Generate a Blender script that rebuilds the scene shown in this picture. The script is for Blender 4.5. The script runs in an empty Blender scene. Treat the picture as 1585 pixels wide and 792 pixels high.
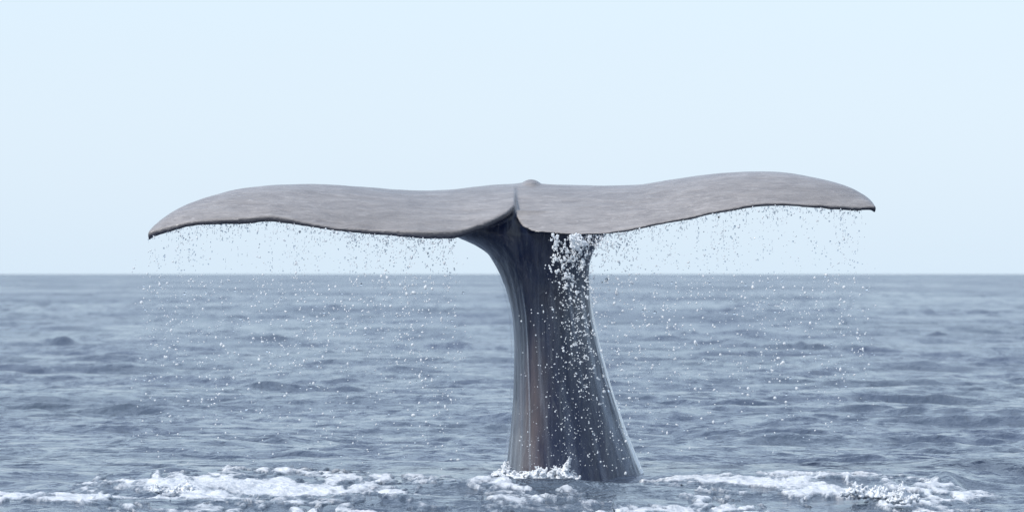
import bpy, math, random
import numpy as np

C = bpy.context.scene
rng = np.random.default_rng(7)
random.seed(7)

# ------------------------------------------------------------------ camera
FPX, W, HZ = 10000.0, 1585.0, 424.0        # focal length in photo pixels, photo width, horizon row
CAMY, CAMZ = -40.0, 1.27
cam = bpy.data.cameras.new('camera')
cam.sensor_width = 36.0
cam.lens = 36.0 * FPX / W
cam.clip_start, cam.clip_end = 1.0, 60000.0
cam.dof.use_dof = True
cam.dof.focus_distance = 40.3
cam.dof.aperture_fstop = 9.0
co = bpy.data.objects.new('camera', cam)
C.collection.objects.link(co)
co.location = (0, CAMY, CAMZ)
co.rotation_euler = (math.radians(90) + math.atan((HZ - 396.0) / FPX), 0, 0)
C.camera = co

# ------------------------------------------------------------------ light
SUN_EL, SUN_AZ = math.radians(43), math.radians(-125)   # azimuth from +Y, clockwise seen from above
world = bpy.data.worlds.new('World')
C.world = world
world.use_nodes = True
nt = world.node_tree
nt.nodes.clear()
sky = nt.nodes.new('ShaderNodeTexSky')
sky.sky_type = 'NISHITA'
sky.sun_disc = False
sky.sun_elevation = SUN_EL
sky.sun_rotation = SUN_AZ
sky.altitude = 0.0
sky.air_density = 1.0
sky.dust_density = 1.0
sky.ozone_density = 1.4
sky_bg = nt.nodes.new('ShaderNodeBackground')
sky_bg.inputs['Strength'].default_value = 0.05
nt.links.new(sky.outputs[0], sky_bg.inputs['Color'])
# thin bright overcast veil over the blue: palest in the haze at the horizon
tc = nt.nodes.new('ShaderNodeTexCoord')
sep = nt.nodes.new('ShaderNodeSeparateXYZ')
veil = nt.nodes.new('ShaderNodeValToRGB')
veil_stops = [(0.0, (0.555, 0.69, 0.84)), (0.035, (0.515, 0.635, 0.79)), (0.10, (0.51, 0.63, 0.77)), (0.30, (0.44, 0.53, 0.67)), (1.0, (0.34, 0.42, 0.56))]
while len(veil.color_ramp.elements) < len(veil_stops):
    veil.color_ramp.elements.new(0.5)
for e, (p_, c_) in zip(veil.color_ramp.elements, veil_stops):
    e.position, e.color = p_, (*c_, 1)
veil_bg = nt.nodes.new('ShaderNodeBackground')
veil_bg.inputs['Strength'].default_value = 1.0
add = nt.nodes.new('ShaderNodeAddShader')
wo = nt.nodes.new('ShaderNodeOutputWorld')
nt.links.new(tc.outputs['Generated'], sep.inputs[0])
nt.links.new(sep.outputs['Z'], veil.inputs[0])
nt.links.new(veil.outputs[0], veil_bg.inputs['Color'])
nt.links.new(sky_bg.outputs[0], add.inputs[0])
nt.links.new(veil_bg.outputs[0], add.inputs[1])
nt.links.new(add.outputs[0], wo.inputs['Surface'])

sl = bpy.data.lights.new('sun', 'SUN')
sl.energy = 3.0
sl.angle = math.radians(4.0)
sl.color = (1.0, 0.965, 0.92)
so = bpy.data.objects.new('sun', sl)
C.collection.objects.link(so)
sd = np.array([math.sin(SUN_AZ) * math.cos(SUN_EL), math.cos(SUN_AZ) * math.cos(SUN_EL), math.sin(SUN_EL)])
from mathutils import Vector
so.rotation_euler = Vector(sd).to_track_quat('Z', 'Y').to_euler()

C.view_settings.view_transform = 'Standard'
C.view_settings.look = 'None'
C.view_settings.gamma = 1.0
C.view_settings.exposure = 0.0
C.render.engine = 'CYCLES'
C.cycles.use_denoising = True
C.cycles.caustics_reflective = False
C.cycles.caustics_refractive = False

# ------------------------------------------------------------------ helpers
def unproject(px, py, y):
    """photo pixel + world depth y -> world x, z"""
    d = np.asarray(y) - CAMY
    return (np.asarray(px) - W / 2) / FPX * d, CAMZ + (HZ - np.asarray(py)) / FPX * d

def _hash(ix, iy, iz, seed):
    h = (ix.astype(np.int64) * 374761393 + iy.astype(np.int64) * 668265263 + iz.astype(np.int64) * 2147483647 + seed * 974711) & 0xFFFFFFFF
    h = ((h ^ (h >> 13)) * 1274126177) & 0xFFFFFFFF
    return ((h ^ (h >> 16)) & 0xFFFF) / 32767.5 - 1.0

def vnoise(x, y, z=None, seed=0):
    z = np.zeros_like(x) if z is None else z
    fx, fy, fz = np.floor(x), np.floor(y), np.floor(z)
    tx, ty, tz = x - fx, y - fy, z - fz
    ux, uy, uz = (t * t * t * (t * (t * 6 - 15) + 10) for t in (tx, ty, tz))
    ix, iy, iz = fx.astype(np.int64), fy.astype(np.int64), fz.astype(np.int64)
    out = 0
    for dx in (0, 1):
        for dy in (0, 1):
            for dz in (0, 1):
                w = (ux if dx else 1 - ux) * (uy if dy else 1 - uy) * (uz if dz else 1 - uz)
                out = out + w * _hash(ix + dx, iy + dy, iz + dz, seed)
    return out

def fbm(x, y, z=None, octaves=4, seed=0, gain=0.5):
    out, a, n = 0, 1.0, 0.0
    for k in range(octaves):
        f = 2.03 ** k
        out = out + a * vnoise(x * f + 17.3 * k, y * f - 9.1 * k, None if z is None else z * f, seed + k)
        n += a
        a *= gain
    return out / n

def sstep(a, b, x):
    t = np.clip((x - a) / (b - a), 0, 1)
    return t * t * (3 - 2 * t)

def smooth_curve(xs, pts):
    """Catmull-Rom style (monotone-free) cubic through the points"""
    p = np.array(pts, float)
    X, Y = p[:, 0], p[:, 1]
    m = np.gradient(Y, X)
    i = np.clip(np.searchsorted(X, xs) - 1, 0, len(X) - 2)
    h = X[i + 1] - X[i]
    t = np.clip((xs - X[i]) / h, 0, 1)
    return ((2*t**3 - 3*t**2 + 1) * Y[i] + (t**3 - 2*t**2 + t) * h * m[i] + (-2*t**3 + 3*t**2) * Y[i + 1] + (t**3 - t**2) * h * m[i + 1])

def mesh_from(name, verts, quads=None, tris=None, smooth=True):
    me = bpy.data.meshes.new(name)
    v = np.ascontiguousarray(verts, dtype=np.float32)
    me.vertices.add(len(v))
    me.vertices.foreach_set('co', v.ravel())
    f, k = (quads, 4) if quads is not None else (tris, 3)
    f = np.ascontiguousarray(f, dtype=np.int32)
    me.loops.add(f.size)
    me.loops.foreach_set('vertex_index', f.ravel())
    me.polygons.add(len(f))
    me.polygons.foreach_set('loop_start', np.arange(0, f.size, k, dtype=np.int32))
    if smooth:
        me.polygons.foreach_set('use_smooth', np.ones(len(f), dtype=bool))
    me.update(calc_edges=True)
    me.validate()
    return me

def link(name, me, mat=None, label=None, cat=None, group=None, kind=None):
    o = bpy.data.objects.new(name, me)
    C.collection.objects.link(o)
    if mat is not None:
        me.materials.clear()
        me.materials.append(mat)
    for k, val in (('label', label), ('category', cat), ('group', group), ('kind', kind)):
        if val:
            o[k] = val
    return o

def grid_quads(nr, nc, wrap=False):
    r, c = np.meshgrid(np.arange(nr - 1), np.arange(nc if wrap else nc - 1), indexing='ij')
    c2 = (c + 1) % nc
    return np.stack([r * nc + c, r * nc + c2, (r + 1) * nc + c2, (r + 1) * nc + c], -1).reshape(-1, 4)

def attr(me, name, vals):
    a = me.attributes.new(name, 'FLOAT', 'POINT')
    a.data.foreach_set('value', np.ascontiguousarray(vals, dtype=np.float32))

class Nodes:
    def __init__(self, name):
        self.m = bpy.data.materials.new(name)
        self.m.use_nodes = True
        self.t = self.m.node_tree
        self.t.nodes.clear()
        self.out = self.add('ShaderNodeOutputMaterial')
    def add(self, kind, **props):
        n = self.t.nodes.new(kind)
        for k, v in props.items():
            setattr(n, k, v)
        return n
    def put(self, sock, v):
        if hasattr(v, 'is_output') or isinstance(v, bpy.types.NodeSocket):
            self.t.links.new(v, sock)
        else:
            sock.default_value = v
    def noise(self, vec, scale, detail=4, rough=0.5, dist=0.0):
        n = self.add('ShaderNodeTexNoise')
        self.put(n.inputs['Vector'], vec)
        n.inputs['Scale'].default_value = scale
        n.inputs['Detail'].default_value = detail
        n.inputs['Roughness'].default_value = rough
        n.inputs['Distortion'].default_value = dist
        return n.outputs[0]
    def mapping(self, vec, scale=(1, 1, 1), rot=(0, 0, 0)):
        n = self.add('ShaderNodeMapping')
        self.put(n.inputs['Vector'], vec)
        n.inputs['Scale'].default_value = scale
        n.inputs['Rotation'].default_value = rot
        return n.outputs[0]
    def ramp(self, fac, stops):
        n = self.add('ShaderNodeValToRGB')
        self.put(n.inputs[0], fac)
        e = n.color_ramp.elements
        while len(e) < len(stops):
            e.new(0.5)
        for i, (p, c) in enumerate(stops):
            e[i].position = p
            e[i].color = (c, c, c, 1) if not hasattr(c, '__len__') else (*c, 1)
        return n.outputs[0]
    def mix(self, fac, a, b):
        n = self.add('ShaderNodeMix', data_type='RGBA')
        self.put(n.inputs['Factor'], fac)
        for s, v in (('A', a), ('B', b)):
            self.put(n.inputs[s], (*v, 1) if isinstance(v, tuple) and len(v) == 3 else v)
        return n.outputs['Result']
    def math(self, op, a, b=0.0):
        n = self.add('ShaderNodeMath', operation=op)
        self.put(n.inputs[0], a)
        self.put(n.inputs[1], b)
        return n.outputs[0]
    def bump(self, h, strength, dist, normal=None):
        n = self.add('ShaderNodeBump')
        self.put(n.inputs['Height'], h)
        n.inputs['Strength'].default_value = strength
        n.inputs['Distance'].default_value = dist
        if normal is not None:
            self.put(n.inputs['Normal'], normal)
        return n.outputs[0]
    def attr(self, name):
        n = self.add('ShaderNodeAttribute', attribute_name=name)
        return n.outputs['Fac']
    def pos(self):
        return self.add('ShaderNodeTexCoord').outputs['Object']

# ------------------------------------------------------------------ materials
def mat_sea():
    N = Nodes('sea_water')
    p = N.pos()
    h1 = N.noise(N.mapping(p, (2.6, 1.5, 1)), 1.0, 5, 0.55, 0.4)
    h2 = N.noise(N.mapping(p, (11, 6.5, 1)), 1.0, 4, 0.55, 0.3)
    n1 = N.bump(h1, 1.0, 0.12)
    n2 = N.bump(h2, 1.0, 0.030, n1)
    def tilt(normal, scale, detail, rough, amount, weight):
        """lean the normal by a noise field: unresolved chop that does not filter away with distance"""
        fn = N.add('ShaderNodeTexNoise')
        N.put(fn.inputs['Vector'], N.mapping(p, scale))
        fn.inputs['Scale'].default_value, fn.inputs['Detail'].default_value, fn.inputs['Roughness'].default_value = 1.0, detail, rough
        off = N.add('ShaderNodeVectorMath', operation='SUBTRACT')
        N.put(off.inputs[0], fn.outputs['Color'])
        off.inputs[1].default_value = (0.5, 0.5, 0.5)
        sc = N.add('ShaderNodeVectorMath', operation='MULTIPLY')
        N.put(sc.inputs[0], off.outputs[0])
        sc.inputs[1].default_value = (amount * 0.6, amount, 0.0)
        sf = N.add('ShaderNodeVectorMath', operation='SCALE')
        N.put(sf.inputs[0], sc.outputs[0])
        N.put(sf.inputs['Scale'], weight)
        ad = N.add('ShaderNodeVectorMath', operation='ADD')
        N.put(ad.inputs[0], normal)
        N.put(ad.inputs[1], sf.outputs[0])
        nz = N.add('ShaderNodeVectorMath', operation='NORMALIZE')
        N.put(nz.inputs[0], ad.outputs[0])
        return nz.outputs[0]
    far = N.attr('far')
    n2 = tilt(n2, (7.0, 1.3, 1), 4, 0.6, 0.95, N.math('SUBTRACT', 1.0, N.math('MULTIPLY', far, 0.5)))
    n2 = tilt(n2, (2.2, 0.26, 1), 4, 0.6, 1.0, N.math('ADD', N.math('MULTIPLY', far, 0.75), 0.25))
    n2 = tilt(n2, (0.5, 0.035, 1), 4, 0.6, 0.8, far)
    b = N.add('ShaderNodeBsdfPrincipled')
    patch = N.noise(N.mapping(p, (0.25, 0.12, 1)), 1.0, 3)
    churn = N.attr('churn')
    col = N.mix(N.ramp(patch, [(0.35, 0.0), (0.65, 1.0)]), (0.060, 0.083, 0.132), (0.082, 0.110, 0.146))
    col = N.mix(churn, col, (0.075, 0.125, 0.165))
    N.put(b.inputs['Base Color'], col)
    N.put(b.inputs['Roughness'], N.math('ADD', N.math('MULTIPLY', N.math('ADD', N.math('MULTIPLY', N.attr('far'), 0.04), N.math('MULTIPLY', N.math('MULTIPLY', N.attr('far'), N.ramp(N.noise(N.mapping(p, (0.035, 0.010, 1)), 1.0, 4, 0.6), [(0.40, 0.0), (0.62, 1.0)])), 0.16)), 1.0), 0.10))
    b.inputs['IOR'].default_value = 1.333
    N.put(b.inputs['Normal'], n2)
    N.put(N.out.inputs['Surface'], b.outputs[0])
    return N.m

def mat_skin():
    N = Nodes('whale_skin')
    p = N.pos()
    top = N.attr('top')
    rim = N.attr('rim')
    # upper face of the flukes: pale, scratched along the span
    s1 = N.noise(N.mapping(p, (3.5, 9, 22), (0, 0.03, 0)), 1.0, 6, 0.62, 0.6)
    s2 = N.noise(N.mapping(p, (12, 34, 70), (0, -0.05, 0)), 1.0, 4, 0.6, 0.8)
    s3 = N.noise(N.mapping(p, (1.1, 1.5, 3)), 1.0, 3, 0.5)
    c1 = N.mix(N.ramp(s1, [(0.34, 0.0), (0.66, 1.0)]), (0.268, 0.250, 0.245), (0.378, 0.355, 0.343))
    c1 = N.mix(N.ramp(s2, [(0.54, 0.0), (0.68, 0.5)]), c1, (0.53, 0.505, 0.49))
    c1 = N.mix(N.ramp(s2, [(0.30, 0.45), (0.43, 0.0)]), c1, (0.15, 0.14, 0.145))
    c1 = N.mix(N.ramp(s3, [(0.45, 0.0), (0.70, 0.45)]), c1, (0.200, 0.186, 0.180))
    # stock and underside: dark wet slate with pale vertical streaks
    v1 = N.noise(N.mapping(p, (16, 10, 0.9)), 1.0, 5, 0.6, 0.5)
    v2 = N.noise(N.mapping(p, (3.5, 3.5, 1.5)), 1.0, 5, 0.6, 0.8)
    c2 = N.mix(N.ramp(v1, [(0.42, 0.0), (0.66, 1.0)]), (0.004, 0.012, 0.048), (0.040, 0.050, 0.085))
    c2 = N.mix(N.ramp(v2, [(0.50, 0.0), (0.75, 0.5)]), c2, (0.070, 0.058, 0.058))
    sc1 = N.noise(N.mapping(p, (26, 20, 7), (0, 0.5, 0)), 1.0, 5, 0.65, 1.6)
    c2 = N.mix(N.ramp(sc1, [(0.56, 0.0), (0.68, 0.6)]), c2, (0.110, 0.118, 0.140))
    c2 = N.mix(N.math('MULTIPLY', N.attr('lit_flank'), N.ramp(v1, [(0.35, 0.35), (0.6, 1.0)])), c2, (0.125, 0.092, 0.088))  # warm tint for the sunlit left flank, mixed into the colour
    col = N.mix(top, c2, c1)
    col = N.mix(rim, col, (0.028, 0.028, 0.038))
    b = N.add('ShaderNodeBsdfPrincipled')
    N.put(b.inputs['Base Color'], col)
    rr = N.add('ShaderNodeMapRange')
    N.put(rr.inputs['Value'], top)
    rr.inputs['To Min'].default_value = 0.30
    rr.inputs['To Max'].default_value = 0.40
    N.put(b.inputs['Roughness'], rr.outputs[0])
    b.inputs['IOR'].default_value = 1.4
    N.put(b.inputs['Coat Weight'], N.math('SUBTRACT', 0.7, N.math('MULTIPLY', top, 0.45)))
    b.inputs['Coat Roughness'].default_value = 0.10
    b.inputs['Coat IOR'].default_value = 1.33
    n1 = N.bump(s1, 0.6, 0.03)
    n2 = N.bump(s2, 0.6, 0.012, n1)
    n3 = N.bump(sc1, 0.5, 0.012, N.bump(v2, 0.5, 0.02, N.bump(v1, 0.35, 0.012)))
    nm = N.add('ShaderNodeMix', data_type='VECTOR')
    N.put(nm.inputs['Factor'], top)
    N.put(nm.inputs[4], n3)
    N.put(nm.inputs[5], n2)
    N.put(b.inputs['Normal'], nm.outputs[1])
    N.put(N.out.inputs['Surface'], b.outputs[0])
    return N.m

def mat_foam():
    N = Nodes('sea_foam')
    p = N.pos()
    n = N.noise(p, 22, 5, 0.6)
    b = N.add('ShaderNodeBsdfPrincipled')
    h = N.noise(N.mapping(p, (10, 2.6, 9)), 1.0, 6, 0.70, 0.8)
    fac = N.ramp(N.math('ADD', N.attr('thick'), N.math('MULTIPLY', N.math('SUBTRACT', h, 0.5), 2.8)), [(0.08, 0.0), (0.34, 0.22), (0.62, 0.62), (0.98, 1.0)])
    c = N.mix(fac, (0.075, 0.105, 0.150), (0.86, 0.88, 0.90))
    N.put(b.inputs['Base Color'], N.mix(N.ramp(n, [(0.38, 0.40), (0.55, 0.0)]), c, (0.40, 0.47, 0.54)))
    N.put(b.inputs['Roughness'], N.math('ADD', N.math('MULTIPLY', fac, 0.4), 0.12))
    b.inputs['IOR'].default_value = 1.333
    b.inputs['Subsurface Weight'].default_value = 0.0
    N.put(b.inputs['Normal'], N.bump(n, 0.9, 0.03))
    N.put(N.out.inputs['Surface'], b.outputs[0])
    return N.m

def mat_drop():
    N = Nodes('water_drop')
    b = N.add('ShaderNodeBsdfPrincipled')
    b.inputs['Base Color'].default_value = (0.97, 0.985, 1, 1)
    b.inputs['Roughness'].default_value = 0.02
    b.inputs['IOR'].default_value = 1.333
    b.inputs['Transmission Weight'].default_value = 1.0
    N.put(N.out.inputs['Surface'], b.outputs[0])
    return N.m

def mat_aerated():
    N = Nodes('aerated_water')
    b = N.add('ShaderNodeBsdfPrincipled')
    b.inputs['Base Color'].default_value = (0.93, 0.95, 0.96, 1)
    b.inputs['Roughness'].default_value = 0.12
    b.inputs['IOR'].default_value = 1.333
    t = N.add('ShaderNodeBsdfTranslucent')
    t.inputs['Color'].default_value = (0.95, 0.97, 0.98, 1)
    m = N.add('ShaderNodeMixShader')
    m.inputs[0].default_value = 0.35
    N.put(m.inputs[1], b.outputs[0])
    N.put(m.inputs[2], t.outputs[0])
    N.put(N.out.inputs['Surface'], m.outputs[0])
    return N.m

M_SEA, M_SKIN, M_FOAM, M_DROP, M_AER = mat_sea(), mat_skin(), mat_foam(), mat_drop(), mat_aerated()

# ------------------------------------------------------------------ sea
wr = np.random.default_rng(21)
WAVES = []
def add_waves(n, lmin, lmax, slope, spread, main):
    for k in range(n):
        lam = lmin * (lmax / lmin) ** ((k + wr.random()) / n)
        th = main + wr.normal() * spread
        kk = 2 * math.pi / lam
        WAVES.append((lam, kk * math.sin(th), kk * math.cos(th), slope / kk / math.sqrt(n), wr.random() * 6.283))
add_waves(8, 9.0, 26.0, 0.022, 0.45, 0.25)
add_waves(16, 2.4, 9.0, 0.048, 0.60, -0.15)
add_waves(26, 0.7, 2.4, 0.105, 0.75, 0.10)
add_waves(26, 0.18, 0.7, 0.165, 0.95, 0.0)

BUMPS = [  # x, y, sx, sy, height: churned mounds beside the tail
    (0.45, 0.2, 0.6, 0.9, -0.055), (-0.4, -0.9, 0.5, 0.5, 0.03), (0.15, -2.1, 0.75, 0.42, 0.065), (-1.45, -0.9, 0.6, 0.8, 0.035), (-2.1, -2.6, 0.6, 0.7, 0.03),
    (1.75, -1.0, 0.6, 0.8, 0.04), (2.35, -2.0, 0.35, 0.5, 0.03), (2.62, -1.6, 0.09, 0.3, 0.07), (-0.9, -3.4, 0.5, 0.6, 0.03)]

WAVELETS = [(x_, 1.27e4 / (row - HZ) + CAMY, w_, h_) for x_, row, w_, h_ in (   # steep single crests: column, row, width, height in photo pixels
    (85, 538, 105, 11), (20, 536, 40, 7), (545, 551, 100, 12), (508, 556, 45, 8), (1068, 521, 40, 12), (1105, 534, 85, 9), (1260, 537, 70, 10), (1463, 527, 34, 12), (1520, 524, 60, 8),
    (1040, 551, 60, 8), (420, 533, 40, 8), (715, 536, 40, 8), (350, 606, 30, 11), (990, 613, 75, 8), (70, 617, 60, 8), (1115, 604, 50, 6), (1440, 695, 190, 13), (1555, 693, 90, 9),
    (690, 715, 75, 9), (1100, 746, 110, 5), (1470, 752, 80, 10), (66, 755, 40, 12), (235, 722, 60, 6), (900, 460, 60, 5), (330, 450, 60, 6), (1180, 452, 80, 5), (600, 470, 90, 5))]

def spacing(r):
    return 0.05 * np.maximum(1.0, (r / 48.0) ** 2)

def sea_point(x, y):
    """displaced sea surface for rest positions x, y"""
    r = np.hypot(x, y - CAMY)
    dr = np.where(r < 33, 0.16, spacing(r))
    X, Y, Z = x.copy(), y.copy(), np.zeros_like(x)
    g1 = np.clip(fbm(x * 0.16, y * 0.11, octaves=3, seed=70) * 1.5 + 0.5, 0, 1)
    g2 = np.clip(fbm(x * 0.55, y * 0.35, octaves=3, seed=71) * 1.5 + 0.5, 0, 1)
    for lam, kx, ky, a, ph in WAVES:
        w = sstep(1.7, 3.6, lam / dr)
        k = math.hypot(kx, ky)
        p = kx * x + ky * y + ph
        s, c = np.sin(p), np.cos(p)
        w = w * (1.0 if lam > 9 else 0.50 + 1.2 * g1 * g1 if lam > 2.4 else 0.55 + 0.75 * g2 ** 2)     # waves come in groups
        Z += a * w * c
        q = 0.75 * a * w / k
        X -= q * kx * s
        Y -= q * ky * s
    calm = 1 - 0.75 * np.exp(-((x / 2.6) ** 2 + ((y + 1.0) / 3.2) ** 2))
    Z *= calm
    rag = 0.55 + 0.75 * fbm(x * 3.0, y * 2.0, octaves=3, seed=90)
    for px_, yw, w_, h_ in WAVELETS:
        d = yw - CAMY
        xc, sx, h = (px_ - W / 2) / FPX * d, 0.75 * w_ / FPX * d, 1.15 * h_ / FPX * d
        sel = (np.abs(x - xc) < 3 * sx) & (np.abs(y - yw) < 4)
        sy = max(0.16, 1.0 * h, 0.0028 * d)
        u, t = (x[sel] - xc) / sx, (y[sel] - yw) / sy + 0.5 * fbm(x[sel] / sx * 0.7, y[sel] * 0, octaves=2, seed=91)
        Z[sel] += h * np.clip(rag[sel], 0.1, 1.5) * np.exp(-u * u - np.where(t < 0, t * t * 1.5, t * t * 0.3))
    for bx, by, sx, sy, h in BUMPS:
        Z += h * np.exp(-((x - bx) / sx) ** 2 - ((y - by) / sy) ** 2)
    return X, Y, Z

def foam_mask(x, y):
    """amount of foam (0.5 = edge) over the rest positions, broken by noise"""
    reg = np.zeros_like(x)
    for bx, by, sx, sy, h in (
            (-1.35, -2.2, 1.05, 2.1, 1.0), (-1.35, -0.1, 0.6, 0.8, 0.7), (-2.2, -4.0, 0.9, 1.4, 0.85), (-2.7, -4.8, 0.7, 0.7, 0.62), (-1.2, -5.3, 1.1, 1.2, 1.15),
            (-0.8, -4.1, 0.45, 1.0, 0.7), (-2.1, -1.9, 0.22, 0.5, 0.9), (-3.0, -4.6, 0.5, 0.3, 0.6), (0.1, -3.0, 1.1, 2.2, 0.40), (1.15, -2.6, 0.40, 0.9, 0.85), (-1.5, -4.6, 1.3, 1.5, 0.9), (1.3, -5.1, 1.4, 0.8, 1.05), (-1.5, -1.0, 1.1, 0.9, 0.75), (1.9, -1.2, 0.9, 0.9, 0.8),
            (1.70, -1.9, 0.85, 1.8, 1.0), (2.05, -0.6, 0.45, 0.8, 0.75), (2.35, -2.8, 0.45, 1.6, 0.95), (1.15, -4.2, 0.6, 0.9, 0.9), (0.5, -5.2, 0.7, 0.6, 0.6), (1.5, -5.2, 0.9, 0.7, 0.95),
            (2.5, -4.6, 0.4, 0.6, 0.65), (0.1, 0.12, 0.26, 0.3, 0.95), (-0.35, -3.6, 0.6, 0.12, 0.55), (0.85, -0.5, 0.3, 0.5, 0.72), (1.15, -1.3, 0.3, 0.6, 0.7), (-0.55, -0.5, 0.25, 0.3, 0.65)):
        reg = np.maximum(reg, h * np.exp(-(((x - bx) / sx) ** 2 + ((y - by) / sy) ** 2) ** 1.3))
    wx = x + 0.15 * fbm(x * 2.5, y * 1.5, octaves=3, seed=40)
    wy = y + 0.5 * fbm(x * 1.7, y * 1.0, octaves=3, seed=41)
    n = fbm(wx * 2.7 + 0.35 * wy, wy * 0.85, octaves=6, seed=11, gain=0.66)
    lace = 1 - np.abs(fbm(wx * 4.5, wy * 1.2 + 5, octaves=4, seed=33, gain=0.6)) * 2.6
    return reg * 0.88 + (n * 1.55 + (lace - 0.50) * 0.80) * np.minimum(1, reg * 2.0)

def build_sea():
    rs = [14.0]
    while rs[-1] < 33:
        rs.append(rs[-1] + 0.16)
    while rs[-1] < 420:
        rs.append(rs[-1] + float(spacing(rs[-1])))
    while rs[-1] < 45000:
        rs.append(rs[-1] * 1.12)
    r = np.array(rs)
    inner = np.linspace(-6.2, 6.2, 640)
    outer = 6.2 * (180 / 6.2) ** np.linspace(0, 1, 46)[1:]
    a = np.radians(np.concatenate([-outer[::-1][1:], inner, outer[:-1]]))
    R, A = np.meshgrid(r, a, indexing='ij')
    x, y = (R * np.sin(A)).ravel(), (R * np.cos(A)).ravel() + CAMY
    X, Y, Z = sea_point(x, y)
    nr, nc = R.shape
    me = mesh_from('sea', np.stack([X, Y, Z], 1), quads=grid_quads(nr, nc)[:, ::-1])
    m = np.zeros_like(x)
    near = (np.abs(x) < 5) & (y > -9) & (y < 6)
    m[near] = sstep(0.30, 0.85, foam_mask(x[near], y[near]))
    attr(me, 'churn', m * 0.8)
    attr(me, 'far', sstep(math.log(45), math.log(260), np.log(R.ravel())))
    link('sea', me, M_SEA, kind='structure', label='choppy grey-blue open sea reaching to the horizon')

build_sea()

def build_foam(name, x0, x1, label):
    xs, ys = np.arange(x0, x1, 0.011), np.arange(-7.5, 3.2, 0.045)
    Yg, Xg = np.meshgrid(ys, xs, indexing='ij')
    x, y = Xg.ravel(), Yg.ravel()
    m = foam_mask(x, y)
    X, Y, Z = sea_point(x, y)
    lump = fbm(x * 8, y * 5, octaves=5, seed=5, gain=0.62)
    k = np.clip((m - 0.45) / 0.35, -1, 1)
    Z = Z + np.where(k > 0, 0.004 + k * (0.012 + 0.024 * lump), k * 0.05)
    q = grid_quads(*Xg.shape)
    keep = (m[q] > 0.38).any(1)
    q = q[keep]
    used = np.unique(q)
    remap = np.zeros(len(x), dtype=np.int64)
    remap[used] = np.arange(len(used))
    me = mesh_from(name, np.stack([X, Y, Z], 1)[used], quads=remap[q])
    attr(me, 'thick', sstep(0.40, 1.15, m[used] + 0.45 * lump[used]))
    link(name, me, M_FOAM, kind='stuff', label=label, cat='foam')

build_foam('sea_foam', -3.9, -0.3, 'white churned foam spread on the water left of the whale tail')
build_foam('sea_foam', -0.3, 0.62, 'thin white foam around the foot of the whale tail')
build_foam('sea_foam', 0.62, 3.9, 'white churned foam spread on the water right of the whale tail')

# ------------------------------------------------------------------ whale
TOP = [(229,360),(233,354),(240,347),(262,330),(300,312),(340,299.5),(380,291),(420,286.5),(470,284.5),(520,286),(570,289.5),(620,293.5),(660,295),(700,293),(740,288.5),(770,285.5),(797,284),(812,282),(830,283),(850,284.5),(900,286.5),(950,287),(990,285.5),(1020,281),(1060,274.5),(1100,269),(1140,266),(1180,265),(1220,267.5),(1260,274.5),(1300,284.5),(1330,297),(1348,310),(1356,321)]
BOT_L = [(229,369),(240,366),(260,360),(290,352),(330,348),(380,347),(420,344),(450,347.5),(490,354),(530,359),(580,364),(630,367.5),(680,370),(705,368.5),(740,358),(770,345.5),(790,333),(797,326)]
BOT_R = [(797.6,326.5),(799.5,332),(801.5,339),(805,346.5),(815,354.5),(850,361),(900,364),(940,362.5),(980,357),(1020,349),(1060,342),(1100,333),(1140,326),(1170,321),(1200,319.5),(1240,321.5),(1290,324.5),(1330,326.5),(1356,325.5)]
LEAD_Y = [(229,0.13),(240,0.24),(262,0.36),(300,0.5),(380,0.68),(480,0.84),(600,1.0),(700,1.12),(800,1.22),(900,1.12),(1000,1.0),(1120,0.84),(1220,0.68),(1300,0.5),(1335,0.36),(1350,0.24),(1356,0.13)]
TRAIL_YL = [(229,0.10),(300,0.05),(420,0.02),(560,0.0),(705,0.0),(740,0.06),(770,0.14),(790,0.24),(797,0.32)]
TRAIL_YR = [(797.6,0.32),(799.5,0.29),(801.5,0.25),(805,0.19),(815,0.12),(850,0.05),(900,0.0),(1000,0.0),(1150,0.02),(1280,0.05),(1356,0.10)]
THICK = [(229,0.022),(300,0.05),(450,0.085),(600,0.11),(700,0.13),(797,0.14),(900,0.13),(1000,0.11),(1150,0.085),(1300,0.05),(1356,0.022)]
RIM = [(229,0.040),(300,0.034),(420,0.042),(520,0.024),(580,0.036),(680,0.050),(740,0.044),(797,0.044),(797.6,0.012),(815,0.010),(900,0.010),(1000,0.018),(1100,0.022),(1200,0.024),(1290,0.028),(1356,0.028)]

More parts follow.
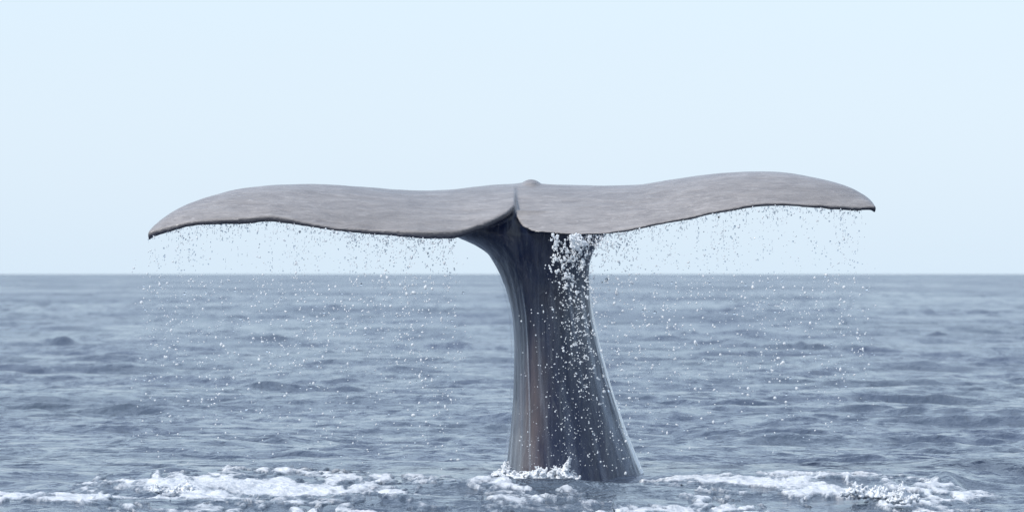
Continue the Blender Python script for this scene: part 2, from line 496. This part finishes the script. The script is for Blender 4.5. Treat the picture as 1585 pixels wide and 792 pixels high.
def fluke_mesh():
    xs = np.concatenate([np.array([229, 229.6, 231, 234, 238, 243, 250]), np.arange(257, 788, 6.0), np.arange(788, 797, 1.5), np.array([797.0, 797.6, 798.0, 798.4, 799.2, 800, 801.5, 803, 806, 810]),
                         np.arange(815, 1325, 6.0), np.array([1330, 1336, 1342, 1347, 1351, 1354, 1355.4, 1356])])
    left = xs <= 797.0
    bot = np.where(left, smooth_curve(xs, BOT_L), smooth_curve(xs, BOT_R))
    ty = np.where(left, smooth_curve(xs, TRAIL_YL), smooth_curve(xs, TRAIL_YR))
    top, ly, th, rim = smooth_curve(xs, TOP), smooth_curve(xs, LEAD_Y), smooth_curve(xs, THICK), np.interp(xs, *np.array(RIM).T)
    bot = bot + 0.8 * fbm(xs / 9.0, xs * 0 + 3.3, octaves=3, seed=60)
    nt_ = 30
    rings = []
    for i in range(len(xs)):
        _, zT = unproject(xs[i], bot[i], ty[i])
        _, zL = unproject(xs[i], top[i], ly[i])
        t = 0.5 - 0.5 * np.cos(np.linspace(0, 1, nt_) * math.pi)
        y = ty[i] + (ly[i] - ty[i]) * t
        zr = zT + rim[i]
        prof = 1 - (1 - t) ** 1.75
        up = zr + (zL - zr) * prof
        u = 1 - t
        naca = 5 * 1.0 * (0.2969 * np.sqrt(u) - 0.126 * u - 0.3516 * u**2 + 0.2843 * u**3 - 0.1036 * u**4) / 0.5
        thick = rim[i] * sstep(0, 0.12, u) + th[i] * naca
        lo = up - thick
        px = np.full(nt_, xs[i])
        x, _ = unproject(px, 0, y)
        upper = np.stack([x, y, up], 1)
        lower = np.stack([x, y, lo], 1)[::-1][1:]
        rings.append(np.concatenate([upper, lower]))
    V = np.array(rings)
    nr, nc = V.shape[:2]
    q = grid_quads(nr, nc, wrap=True)
    verts = V.reshape(-1, 3)
    faces = [tuple(f) for f in q]
    faces.append(tuple(range(nc))[::-1])
    faces.append(tuple(range((nr - 1) * nc, nr * nc)))
    return verts, faces

STOCK = [  # photo row, left, right, keel column, front y, mid y, back y
    (326,700,940,797,.31,.72,1.05),(340,698,942,797,.285,.71,1.06),(356,699,940,797,.27,.70,1.10),(366,704,937,799,.265,.70,1.10),(378,733,925,802,.275,.70,1.10),(392,755,917,806,.29,.70,1.12),
    (410,768,912,812,.32,.72,1.15),(430,777,911,817,.34,.74,1.18),(460,786,912,821,.35,.77,1.22),(490,792,916,824,.35,.80,1.28),(530,795,925,826,.35,.83,1.34),
    (580,795,938,828,.34,.86,1.42),(620,794,950,830,.33,.88,1.5),(670,790,967,832,.31,.91,1.6),(720,784,987,834,.28,.94,1.7),(760,776,1006,836,.24,.97,1.8),(840,755,1050,840,.16,1.05,2.0),(1000,710,1130,845,0.0,1.2,2.5)]

def stock_mesh(n=96):
    p = np.array(STOCK, float)
    rows = np.concatenate([np.arange(326, 440, 4.0), np.arange(440, 1001, 10.0)])
    cols = [np.interp(rows, p[:, 0], p[:, k]) for k in range(1, 7)]
    ker = np.array([1, 2, 1]) / 4
    cols = [np.concatenate([c[:1], np.convolve(c, ker, 'valid'), c[-1:]]) for c in cols]
    xl, xr, xk, yf, ym, yb = cols
    th = np.linspace(0, 2 * math.pi, n, endpoint=False)
    rings = []
    for i in range(len(rows)):
        s, c = np.sin(th), np.cos(th)           # th = 0 front keel, pi/2 right, pi back
        e = np.where(np.abs(th) < 10, 1.0, 1.0)
        pw = 2.0 / np.where(c > 0, np.where(s > 0, 1.75, 1.6), 2.0)
        sx = np.sign(s) * np.abs(s) ** pw
        cy = np.sign(c) * np.abs(c) ** pw
        X0, _ = unproject(xk[i], 0, ym[i])
        XR, _ = unproject(xr[i], 0, ym[i])
        XL, _ = unproject(xl[i], 0, ym[i])
        _, z = unproject(0, rows[i], ym[i])
        x = X0 + np.where(sx > 0, (XR - X0) * sx, (X0 - XL) * sx)
        y = ym[i] + np.where(cy > 0, (yf[i] - ym[i]) * cy, (ym[i] - yb[i]) * cy)
        rings.append(np.stack([x, y, np.full(n, float(z))], 1))
    V = np.array(rings)
    q = grid_quads(len(rows), n, wrap=True)
    faces = [tuple(f) for f in q] + [tuple(range(n))[::-1], tuple(range((len(rows) - 1) * n, len(rows) * n))]
    return V.reshape(-1, 3), faces

def knob_mesh():
    """small hump of the tail stock standing up behind the leading edge"""
    v, f = [], []
    nr, nc = 10, 20
    x0, z0 = unproject(822, 291, 1.2)
    for i in range(nr):
        t = i / (nr - 1) * math.pi
        for j in range(nc):
            a = j / nc * 2 * math.pi
            v.append((x0 + 0.075 * math.sin(t) * math.cos(a), 1.12 + 0.2 * math.sin(t) * math.sin(a), z0 + 0.056 * math.cos(t) * (0.75 + 0.25 * abs(math.cos(t))) * (1 if t < 1.57 else 1)))
    q = grid_quads(nr, nc, wrap=True)
    return np.array(v), [tuple(r) for r in q]

def mat_film():
    N = Nodes('water_film')
    p = N.pos()
    v = N.noise(N.mapping(p, (26, 26, 0.8)), 1.0, 4, 0.6, 0.6)
    w = N.noise(N.mapping(p, (7, 7, 0.5)), 1.0, 3, 0.55, 0.5)
    f = N.math('MULTIPLY', N.ramp(v, [(0.46, 0.0), (0.68, 1.0)]), N.ramp(w, [(0.42, 0.05), (0.62, 1.0)]))
    f = N.math('ADD', N.math('MULTIPLY', f, 0.12), N.math('MULTIPLY', N.attr('sheet'), N.ramp(v, [(0.3, 0.40), (0.6, 0.85)])))
    b = N.add('ShaderNodeBsdfPrincipled')
    N.put(b.inputs['Base Color'], N.mix(N.ramp(N.attr('sheet'), [(0.4, 0.0), (1.0, 1.0)]), (0.55, 0.62, 0.72), (0.92, 0.95, 0.97)))
    b.inputs['Roughness'].default_value = 0.15
    b.inputs['IOR'].default_value = 1.333
    N.put(b.inputs['Normal'], N.bump(v, 0.6, 0.01))
    t = N.add('ShaderNodeBsdfTransparent')
    m = N.add('ShaderNodeMixShader')
    N.put(m.inputs[0], f)
    N.put(m.inputs[1], t.outputs[0])
    N.put(m.inputs[2], b.outputs[0])
    N.put(N.out.inputs['Surface'], m.outputs[0])
    return N.m

def build_film():
    """thin sheet of water running off the stock, loosest along its two edges"""
    n = 320
    v, _ = stock_mesh(n)
    V = v.reshape(-1, n, 3)
    z0, z1 = unproject(0, 398, 0.7)[1], -0.15
    V = V[(V[:, 0, 2] < z0) & (V[:, 0, 2] > z1)]
    cx = V.mean(1, keepdims=True)
    d = V - cx
    d[..., 2] = 0
    d /= np.linalg.norm(d, axis=2, keepdims=True)
    ang = np.linspace(0, 2 * math.pi, n, endpoint=False)
    edge = 0.55 * np.exp(-((ang - 1.25) / 0.30) ** 2) + 0.45 * np.exp(-((ang - 4.85) / 0.2) ** 2)
    line = np.exp(-((ang - 1.47) / 0.12) ** 2)
    fall = np.linspace(0, 1, len(V))[:, None]
    zz = np.repeat(V[:, :1, 2], n, 1)
    streams = 0
    sg = np.random.default_rng(4)
    for c0, wd, st in ((5.92, 0.035, 0.8), (5.55, 0.03, 0.5), (0.42, 0.05, 0.45), (0.72, 0.03, 0.6), (1.02, 0.05, 0.55), (1.2, 0.03, 0.7), (0.12, 0.03, 0.3), (5.2, 0.03, 0.5), (1.34, 0.03, 0.6)):
        mid = c0 + 0.05 * vnoise(zz * 1.6 + c0 * 7, zz * 0, seed=12)
        on = sstep(0.02, 0.25, fall - sg.uniform(0.0, 0.12)) * (0.6 + 0.5 * vnoise(zz * 2.5 + c0 * 3, zz * 0, seed=13))
        streams = streams + st * on * np.exp(-((ang[None] - mid) / wd) ** 2)
    off = 0.012 + edge[None] * (0.003 + 0.018 * fall) + 0.004 * vnoise(ang[None] * 9 + zz * 0, zz * 1.5, seed=9)
    V = V + d * off[..., None]
    me = mesh_from('water_film', V.reshape(-1, 3), quads=grid_quads(len(V), n, wrap=True))
    attr(me, 'sheet', np.clip(edge[None] * sstep(0.02, 0.35, fall) * (0.5 + 0.4 * fall) + 2.4 * line[None] * sstep(0.10, 0.22, fall) + streams, 0, 2.2).ravel())
    link('water_film', me, mat_film(), kind='stuff', label='thin streaked sheet of water running down the stock of the whale tail', cat='water')

def build_whale():
    vs, fs, off = [], [], 0
    for v, f in (fluke_mesh(), stock_mesh(), knob_mesh()):
        vs.append(v)
        fs += [tuple(int(i) + off for i in t) for t in f]
        off += len(v)
    raw = bpy.data.meshes.new('raw')
    raw.from_pydata(np.concatenate(vs).tolist(), [], fs)
    import bmesh
    bm = bmesh.new()
    bm.from_mesh(raw)
    bmesh.ops.remove_doubles(bm, verts=bm.verts, dist=1e-5)
    bmesh.ops.recalc_face_normals(bm, faces=bm.faces)
    bm.to_mesh(raw)
    bm.free()
    tmp = bpy.data.objects.new('raw', raw)
    C.collection.objects.link(tmp)
    md = tmp.modifiers.new('r', 'REMESH')
    md.mode = 'VOXEL'
    md.voxel_size = 0.0095
    sm = tmp.modifiers.new('s', 'SMOOTH')
    sm.factor, sm.iterations = 0.5, 5
    me = bpy.data.meshes.new_from_object(tmp.evaluated_get(bpy.context.evaluated_depsgraph_get()))
    bpy.data.objects.remove(tmp)
    bpy.data.meshes.remove(raw)
    me.name = 'whale'
    n = len(me.vertices)
    co_ = np.empty(n * 3, np.float32)
    me.vertices.foreach_get('co', co_)
    no = np.empty(n * 3, np.float32)
    me.vertices.foreach_get('normal', no)
    P, Nn = co_.reshape(-1, 3).astype(float), no.reshape(-1, 3).astype(float)
    x, y, z = P.T
    px = x / (y - CAMY) * FPX + W / 2
    in_fluke = sstep(unproject(0, 384, 0.5)[1], unproject(0, 356, 0.5)[1], z)
    xt = np.clip(px, 229, 1356)
    yt = np.where(xt <= 797, smooth_curve(xt, TRAIL_YL), smooth_curve(xt, TRAIL_YR))
    yl, rm = smooth_curve(xt, LEAD_Y), np.interp(xt, *np.array(RIM).T)
    zt = unproject(0, np.where(xt <= 797, smooth_curve(xt, BOT_L), smooth_curve(xt, BOT_R)), yt)[1] + rm
    zl = unproject(0, smooth_curve(xt, TOP), yl)[1]
    tt = np.clip((y - yt) / np.maximum(0.05, yl - yt), 0, 1)
    up = zt + (zl - zt) * (1 - (1 - tt) ** 1.75)
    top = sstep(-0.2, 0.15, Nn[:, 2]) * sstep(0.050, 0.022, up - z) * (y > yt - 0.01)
    # relief: shallow folds running down the stock, faint waves on the flukes
    fold = fbm(x * 11, y * 7, z * 0.9, octaves=3, seed=3)
    wav = fbm(x * 4, y * 6, z * 14, octaves=3, seed=8)
    d = in_fluke * 0.004 * wav + (1 - in_fluke) * 0.009 * fold
    P += Nn * d[:, None]
    me.vertices.foreach_set('co', P.astype(np.float32).ravel())
    me.polygons.foreach_set('use_smooth', np.ones(len(me.polygons), dtype=bool))
    me.update()
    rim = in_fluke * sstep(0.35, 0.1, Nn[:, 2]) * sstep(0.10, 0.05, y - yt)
    attr(me, 'top', top)
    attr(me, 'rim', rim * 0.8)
    # sunlit warmth of the lower left flank, painted into the skin colour
    attr(me, 'lit_flank', np.exp(-((px - 822) / 24) ** 2) * sstep(1.05, 0.35, z) * (y < 0.95) * np.clip(0.8 + 0.5 * fbm(x * 9, y * 9, z * 2, octaves=3, seed=55), 0, 1))
    print('whale verts', n)
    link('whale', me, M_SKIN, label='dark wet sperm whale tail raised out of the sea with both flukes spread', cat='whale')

build_whale()
build_film()

# ------------------------------------------------------------------ drops and splashes
def ico(sub=1):
    import bmesh
    bm = bmesh.new()
    bmesh.ops.create_icosphere(bm, subdivisions=sub, radius=1.0)
    v = np.array([p.co[:] for p in bm.verts])
    f = np.array([[q.index for q in p.verts] for p in bm.faces])
    bm.free()
    return v, f
ICO1, ICO2 = ico(1), ico(2)

def blobs(centers, radii, stretch, seed=0, tmpl=ICO2, rough=0.25, tilt=0.35):
    """many irregular drops as one mesh: centre (n,3), radius (n), vertical stretch (n)"""
    g = np.random.default_rng(seed)
    v, f = tmpl
    n = len(centers)
    V = np.repeat(v[None], n, 0)
    ph = g.random((n, 1, 3)) * 6.28
    V = V * (1 + rough * (np.sin(2.3 * V[..., [1, 2, 0]] + ph).sum(-1, keepdims=True)) / 2)
    V = V * radii[:, None, None] * np.stack([1 / np.sqrt(stretch), 1 / np.sqrt(stretch), stretch], -1)[:, None, :]
    a = g.normal(size=n) * tilt
    ca, sa = np.cos(a)[:, None], np.sin(a)[:, None]
    X = V[..., 0] * ca - V[..., 2] * sa
    Z = V[..., 0] * sa + V[..., 2] * ca
    V = np.stack([X, V[..., 1], Z], -1) + centers[:, None, :]
    F = f[None] + (np.arange(n) * len(v))[:, None, None]
    return V.reshape(-1, 3), F.reshape(-1, 3)

def join(parts):
    vs, fs, off = [], [], 0
    for v, f in parts:
        vs.append(v)
        fs.append(f + off)
        off += len(v)
    return np.concatenate(vs), np.concatenate(fs)

def bottom(px):
    return np.where(px <= 797, smooth_curve(px, BOT_L), smooth_curve(px, BOT_R))
def trail(px):
    return np.where(px <= 797, smooth_curve(px, TRAIL_YL), smooth_curve(px, TRAIL_YR))

def curtain(name, x0, x1, columns, loose, seed, label, dense=()):
    g = np.random.default_rng(seed)
    px, py, rad, st = [], [], [], []
    def put(a, b, r, s):
        px.append(a); py.append(b); rad.append(r); st.append(s)
    for _ in range(columns):                          # strings of drops falling from one point of the edge
        cx = g.uniform(x0, x1)
        b0 = float(bottom(np.array([cx]))[0])
        h = g.uniform(20, 75)
        start = g.uniform(0, 30) if g.random() < 0.6 else g.uniform(0, 250)
        for _k in range(int(h / g.uniform(4.5, 9))):
            t = g.random() * h
            put(cx + g.normal() * (1.0 + 0.03 * (start + t)), b0 + start + t, abs(g.normal()) * 0.55 + 0.75, g.uniform(0.75, 1.5))
    for _ in range(int(columns * 0.9)):               # thin unbroken threads
        cx = g.uniform(x0, x1)
        b0 = float(bottom(np.array([cx]))[0]) + (0 if g.random() < 0.7 else g.uniform(5, 60))
        ph, dx = g.random() * 6, g.normal() * 0.06
        for k in range(int(g.uniform(4, 20))):
            if math.sin(k * 0.9 + ph) > -0.5:
                put(cx + dx * k + g.normal() * 0.35, b0 + k * 1.5, 0.60 + 0.35 * math.sin(k * 0.8 + ph), 1.4)
    for a, b, k, depth in dense:                      # thick sheets breaking up right under the edge
        for _ in range(k):
            cx = g.uniform(a, b)
            t = g.exponential(depth)
            put(cx, float(bottom(np.array([cx]))[0]) + t - 1, abs(g.normal()) * 0.7 + 0.8, g.uniform(0.8, 1.6))
    for _ in range(loose):                            # single drops further down
        cx = g.uniform(x0 - 20, x1 + 12)
        t = g.triangular(0, 110, 390)
        put(cx + g.normal() * 8, float(bottom(np.clip(np.array([cx]), 229, 1356))[0]) + t, abs(g.normal()) * 0.60 + 0.70, g.uniform(0.75, 1.3))
    for _ in range(int((x1 - x0) / 9)):               # pendants clinging to the edge
        cx = g.uniform(x0, x1)
        put(cx, float(bottom(np.array([cx]))[0]) + g.uniform(-2, 3), g.uniform(0.9, 1.6), g.uniform(1.2, 2.2))
    px, py, rad, st = map(np.array, (px, py, rad, st))
    y = trail(np.clip(px, 229, 1356)) + g.normal(size=len(px)) * 0.05 - 0.01
    X, Z = unproject(px, py, y)
    ok = Z > 0.03
    big = g.random(len(px)) < 0.12
    rad = np.where(big, rad * 1.45, rad) * np.where(py < 424, 0.64, 0.95) / 250.0
    V, F = blobs(np.stack([X, y, Z], 1)[ok], rad[ok], st[ok], seed, ICO2)
    me = mesh_from(name, V, tris=F)
    link(name, me, M_DROP, kind='stuff', label=label, cat='water drops')
    me.materials.append(M_AER)
    white = (g.random(int(ok.sum())) < np.where(py[ok] < 424, 0.55, 0.85)).astype(np.int32)
    me.polygons.foreach_set('material_index', np.repeat(white, len(ICO2[1])))

curtain('water_drops', 229, 706, 95, 1050, 1, 'clear drops raining down from the left fluke', dense=((540, 706, 330, 15), (300, 560, 240, 9), (232, 300, 30, 8)))
curtain('water_drops', 930, 1335, 85, 900, 2, 'clear drops raining down from the right fluke', dense=((905, 990, 230, 20), (985, 1330, 240, 9)))

def remeshed(name, V, F, voxel, smooth=2, largest=False):
    """fuse overlapping blobs into one water surface; optionally keep only its largest piece"""
    tmp = bpy.data.objects.new('raw', mesh_from('raw', V, tris=F))
    C.collection.objects.link(tmp)
    md = tmp.modifiers.new('r', 'REMESH')
    md.mode = 'VOXEL'
    md.voxel_size = voxel
    sm = tmp.modifiers.new('s', 'SMOOTH')
    sm.factor, sm.iterations = 0.5, smooth
    me = bpy.data.meshes.new_from_object(tmp.evaluated_get(bpy.context.evaluated_depsgraph_get()))
    bpy.data.objects.remove(tmp)
    me.name = name
    if largest:
        n = len(me.vertices)
        e = np.empty(len(me.edges) * 2, np.int32)
        me.edges.foreach_get('vertices', e)
        e = e.reshape(-1, 2)
        lab = np.arange(n)
        while True:
            old = lab.copy()
            np.minimum.at(lab, e[:, 0], lab[e[:, 1]])
            np.minimum.at(lab, e[:, 1], lab[e[:, 0]])
            lab = lab[lab]
            if (lab == old).all():
                break
        best = np.bincount(lab).argmax()
        co_ = np.empty(n * 3, np.float32)
        me.vertices.foreach_get('co', co_)
        q = np.empty(len(me.polygons) * 4, np.int32)
        me.polygons.foreach_get('vertices', q)
        q = q.reshape(-1, 4)
        q = q[lab[q[:, 0]] == best]
        used = np.unique(q)
        rm = np.zeros(n, np.int64)
        rm[used] = np.arange(len(used))
        me = mesh_from(name, co_.reshape(-1, 3)[used], quads=rm[q])
    me.polygons.foreach_set('use_smooth', np.ones(len(me.polygons), dtype=bool))
    return me

def stock_spray():
    g = np.random.default_rng(5)
    px, py, rad = [], [], []
    def put(a, b, r):
        px.append(a); py.append(b); rad.append(r)
    def clump(cx, cy, k, r0):                         # ragged lump of broken water
        x_, y_ = cx, cy
        for _k in range(k):
            x_ += g.normal() * 1.0
            y_ += g.normal() * 1.2 + 0.25
            y_ = 361.5 + abs(y_ - 361.5)
            put(x_, y_, r0 * g.uniform(0.45, 1.1))
            if g.random() < 0.08:
                x_, y_ = cx + g.normal() * 4, cy + abs(g.normal()) * 8
    for _ in range(46):
        clump(g.uniform(852, 905), 362 + g.exponential(20), int(g.uniform(10, 46)), g.uniform(0.9, 1.7))
    for _ in range(60):
        clump(g.uniform(880, 944), 364 + g.exponential(15), int(g.uniform(6, 34)), g.uniform(0.6, 1.3))
    for _ in range(40):
        clump(g.uniform(862, 915), g.uniform(385, 440), int(g.uniform(5, 18)), g.uniform(0.8, 1.5))
    for _ in range(46):
        cy = g.uniform(440, 600)
        clump(892 + (cy - 440) * 0.06 + g.normal() * 15, cy, int(g.uniform(2, 10)), g.uniform(0.8, 1.4))
    for _ in range(980):                              # specks down the stock
        t = g.random() ** 0.8
        cy = 400 + t * 325
        c = 893 + (cy - 420) * 0.02
        wdt = 20 + t * 42
        cx = c + g.normal() * wdt - t * 10
        put(cx, cy + g.normal() * 3, abs(g.normal()) * 0.45 + 0.45)
    for _ in range(180):
        cy = g.uniform(440, 560)
        put(893 + g.normal() * 15, cy, abs(g.normal()) * 0.6 + 0.6)
    px, py, rad = map(np.array, (px, py, rad))
    sel = (px > 800) & (px < 1010)
    px, py, rad = px[sel], py[sel], rad[sel]
    y = g.uniform(-0.14, 0.0, len(px)) + 0.25 * vnoise(px / 9.0, py / 25.0, seed=3) * 0.2
    X, Z = unproject(px, py, y)
    V, F = blobs(np.stack([X, y, Z], 1), rad / 250.0, g.uniform(0.7, 1.5, len(px)), 6, ICO2, 0.35)
    link('spray', remeshed('spray', V, F, 0.0026), M_AER, kind='stuff', label='white broken water falling past the stock of the whale tail', cat='spray')
stock_spray()

def splash(cx, cy, y, jets, seed, label):
    """a burst of white water: jets are (px offset, height px, width px, lean)"""
    g = np.random.default_rng(seed)
    c, r, s = [], [], []
    for ox, h, wd, lean in jets:
        n = int(50 + h * 4 + wd * 3)
        for k in range(n):
            t = g.random() ** 1.3
            px = cx + ox + lean * t * h + g.normal() * wd * (1 - 0.75 * t) * 0.5
            py = cy - t * h + g.normal() * 1.5
            yy = y + g.normal() * 0.04
            X, Z = unproject(px, py, yy)
            c.append((X, yy, Z))
            r.append(g.uniform(0.9, 4.2) * (1 - 0.75 * t) / 250)
            s.append(g.uniform(0.6, 1.3))
    V, F = blobs(np.array(c), np.array(r), np.array(s), seed, ICO2, 0.3)
    me = remeshed('splash', V, F, 0.0036, 5, True)
    attr(me, 'thick', np.full(len(me.vertices), 1.7))
    link('splash', me, M_FOAM, label=label, cat='splash', group='splashes on the water')

splash(845, 742, 0.05, [(-52, 14, 30, -0.1), (-30, 16, 40, 0), (-12, 30, 20, 0.1), (8, 18, 50, 0), (24, 42, 7, 0.35), (32, 24, 16, 0.1), (14, 26, 14, 0)], 11, 'white splash with a thin jet against the foot of the whale tail')
splash(780, 734, 0.35, [(0, 28, 7, 0.25), (8, 12, 18, 0.1), (-8, 6, 12, 0)], 12, 'small white splash at the left edge of the tail foot')
splash(262, 768, -3.1, [(-22, 22, 22, 0.0), (0, 14, 40, 0), (26, 32, 18, 0.1), (10, 20, 20, 0)], 13, 'white lumpy splash at the far left end of the foam')
splash(1345, 768, -3.1, [(-20, 24, 26, 0), (0, 18, 36, 0), (18, 20, 20, 0.1)], 14, 'broad white splash near the right end of the foam')
splash(1398, 775, -3.6, [(0, 32, 10, -0.05), (10, 14, 26, 0), (-14, 18, 18, 0)], 15, 'pointed white splash at the far right end of the foam')
